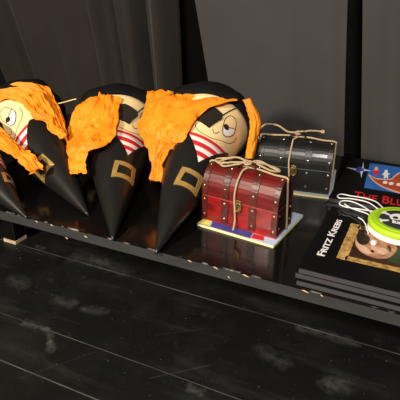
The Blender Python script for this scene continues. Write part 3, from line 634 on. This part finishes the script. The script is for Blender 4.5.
# rear cover: title, blue ship picture, burst
t0 = onb(352.5, 198.0, bb); t1 = onb(404, 206.5, bb)
text('title', 'THE BLU', t0, math.atan2(t1[1] - t0[1], t1[0] - t0[0]), 0.064, M['redprint'], bcov, math.hypot(t1[0] - t0[0], t1[1] - t0[1]), 0.85)
B = [onb(364, 187.6, bb), onb(370, 163, bb)]; exb = Vector((0.9995, 0.02)); rgt = 0.152
c0, c1 = Vector(B[0]), Vector(B[1]); blue = printed('ship_picture', [c0, c0 + exb * rgt, c1 + exb * rgt, c1], M['blueprint_'], bcov)
printed('picture_hull_outline', sm([(368.5, 174.5), (372, 180), (380, 186), (390, 190.5), (402, 194), (424, 198), (430, 190), (426, 172), (402, 172), (394, 176), (390, 179), (376, 178)], bb), M['facelight'], bcov, 2)
printed('picture_hull', sm([(370.5, 176), (374, 180.5), (381, 185.5), (391, 189.5), (402, 192.8), (423, 196.5), (428, 190), (424, 173), (403, 173), (395, 177), (391, 180), (377, 179.5)], bb), M['hull'], bcov, 3)
for (x, y) in ((385, 182.5), (391, 183.6), (398.5, 184.6), (406, 186)):
    printed('picture_skull', sm([(x - 2.4, y + .3), (x - 1, y + 1.3), (x + 1.5, y + 1.5), (x + 2.6, y), (x + 1, y - 1.2), (x - 1.4, y - 1)], bb, 3), M['lettering'], bcov, 4)
for (x, y, m) in ((376.2, 171.5, 'red'), (386, 174.5, 'lettering')):
    printed('picture_figure', sm([(x - 2, y + 4.5), (x + .2, y + 3), (x + 2, y + 4.6), (x + 2.2, y + .5), (x + 4, y), (x + 2, y - 1.2), (x - 1.8, y - 1.4), (x - 4, y + .4), (x - 2.2, y + .8)], bb, 3), M[m], bcov, 4)
    printed('picture_head', sm([(x - 1.7, y - 1.5), (x, y - .6), (x + 1.8, y - 1.6), (x + 1.4, y - 4), (x - 1.2, y - 4)], bb, 3), M['lettering' if m != 'red' else 'facelight'], bcov, 5)
printed('burst', sm([(354, 170), (357, 168.3), (359.5, 166.5), (362, 168), (366.5, 169.5), (364.5, 172), (361, 173.5), (358, 172.5)], bb), M['violet'], bcov)
for tri in ([(346.5, 167.3), (356.5, 169), (356, 170.6)], [(363.5, 161.5), (364, 168.5), (361.6, 168.4)], [(361.3, 178), (360.4, 171), (362.8, 171.4)], [(371, 171), (364, 169), (363.5, 170.8)]):
    printed('burst_ray', [onb(x, y, bb) for x, y in tri][::-1], M['paleblue'], bcov, 2)

# ------------------------------------------------------------------ skull badge on a lanyard
bp_ = PZ(402, 221.5, TOPZ + 0.026); R0 = 0.071
bd = tag(empty('skull_badge', (bp_.x, bp_.y, HB + TOPZ + 0.0015)), 'lime green round badge with white skull and cord lying on the books', 'badge')
def lathe(name, prof, m, parent, n=48, cx=0.0, cy=0.0):
    V = [(cx + r * math.cos(2 * math.pi * i / n), cy + r * math.sin(2 * math.pi * i / n), z) for r, z in prof for i in range(n)]
    Fc = grid_faces(len(prof), n, True); Fc += [tuple(range(n))[::-1], tuple((len(prof) - 1) * n + i for i in range(n))]
    o = mesh(name, V, Fc, m, parent, True); bevel(o, 0.0006, 1); return o
lathe('base_disc', [(R0 * .90, 0), (R0 * .95, .002), (R0 * .96, .005), (R0 * .94, .010), (R0 * .9, .0125)], M['whiterubber'], bd, cx=-0.002, cy=-0.004)
lathe('rim', [(R0 * .9, .0126), (R0 * .985, .014), (R0, .017), (R0, .023), (R0 * .975, .0262), (R0 * .90, .0275), (R0 * .84, .0262)], M['lime'], bd)
lathe('rim_step', [(R0 * .84, .0262), (R0 * .83, .0283), (R0 * .69, .0283), (R0 * .67, .0268)], M['limedeep'], bd)
face_ = lathe('face', [(R0 * .67, .0262), (R0 * .665, .0282), (R0 * .65, .0286)], M['badgeblack'], bd)
def bdp(pts, name, m, lv=0): V, Fc = prism(pts, 0.0286 + lv * .0003, 0.0290 + lv * .0003); return mesh(name, V, Fc, m, face_)
SK = 1.15
def bs(pts): return [(-0.006 + x * SK, y * SK + 0.002) for x, y in pts]
bdp(bs(ell(0, 0.004, .0185, .0175)), 'skull', M['lettering'])
bdp(bs([(-.012, -.008), (.012, -.008), (.011, -.022), (-.011, -.022)]), 'jaw', M['lettering'])
for x in (-.0075, .0075): bdp(bs(ell(x, 0.001, .0052, .0058, 16)), 'eye_socket', M['badgeblack'], 1)
bdp(bs([(-.0015, -.009), (.0015, -.009), (0, -.004)]), 'nose_hole', M['badgeblack'], 1)
for x in (-.004, .004): bdp(bs([(x - .0006, -.021), (x + .0006, -.021), (x + .0006, -.013), (x - .0006, -.013)]), 'tooth_gap', M['badgeblack'], 1)
for s in (-1, 1):                                        # crossed bone ends
    for t in (-1, 1):
        cx, cy = s * .024, t * .015 - .003
        bdp(bs(ell(cx, cy, .0080, .0032, 16, math.atan2(t * .015, s * .026))), 'bone', M['lettering'])
        bdp(bs(ell(cx + s * .0055, cy + t * .006, .0030, .0030, 12)), 'bone', M['lettering'], 1); bdp(bs(ell(cx + s * .008, cy + t * .0005, .0030, .0030, 12)), 'bone', M['lettering'], 1)
def cordpts(pts, z=0.004):
    out = []
    for k, q in enumerate(pts):
        zz = TOPZ + (q[2] if len(q) > 2 else z); p = PZ(q[0], q[1], zz); out.append(p - bd.location)
    return out
tubes('lanyard_cord', [cordpts([(383, 208, .014), (375.6, 201.6, .008), (364, 198), (351, 195.9), (341.5, 194.2), (337.6, 195.9), (340, 198.2), (351, 198.7), (367.5, 202.2, .007), (378, 209, .013)]),
                       cordpts([(374, 211.5, .012), (359, 209), (346, 207), (339.5, 204), (343, 200.8, .006), (353, 202, .006), (364, 207, .006), (372, 213, .012)]),
                       cordpts([(344.5, 204), (350, 207.5, .006), (358, 210.5), (367.5, 214, .007), (371.5, 219, .012)]),
                       cordpts([(358, 217.5), (362.5, 220), (365.5, 224.5), (367, 229.5), (368.5, 233.5)])], 0.0017, M['whitecord'], bd, 6, 6)
tubes('black_cord', [cordpts([(338, 211), (343, 215), (350, 216.5), (357, 221), (363, 227), (366, 233)]), cordpts([(339, 215), (346, 213), (355, 216), (361, 223), (362, 230)]), cordpts([(341, 210), (348, 213.5), (356, 215), (364, 218)])], 0.0018, M['blackcord'], bd, 6, 6)
V = []
tube('cord_end', cordpts([(372.5, 242), (374, 241.4), (375.2, 242.6), (374, 243.8), (372.6, 243.4)], .005), 0.0044, M['whiterubber'], bd, 4, 6, True)
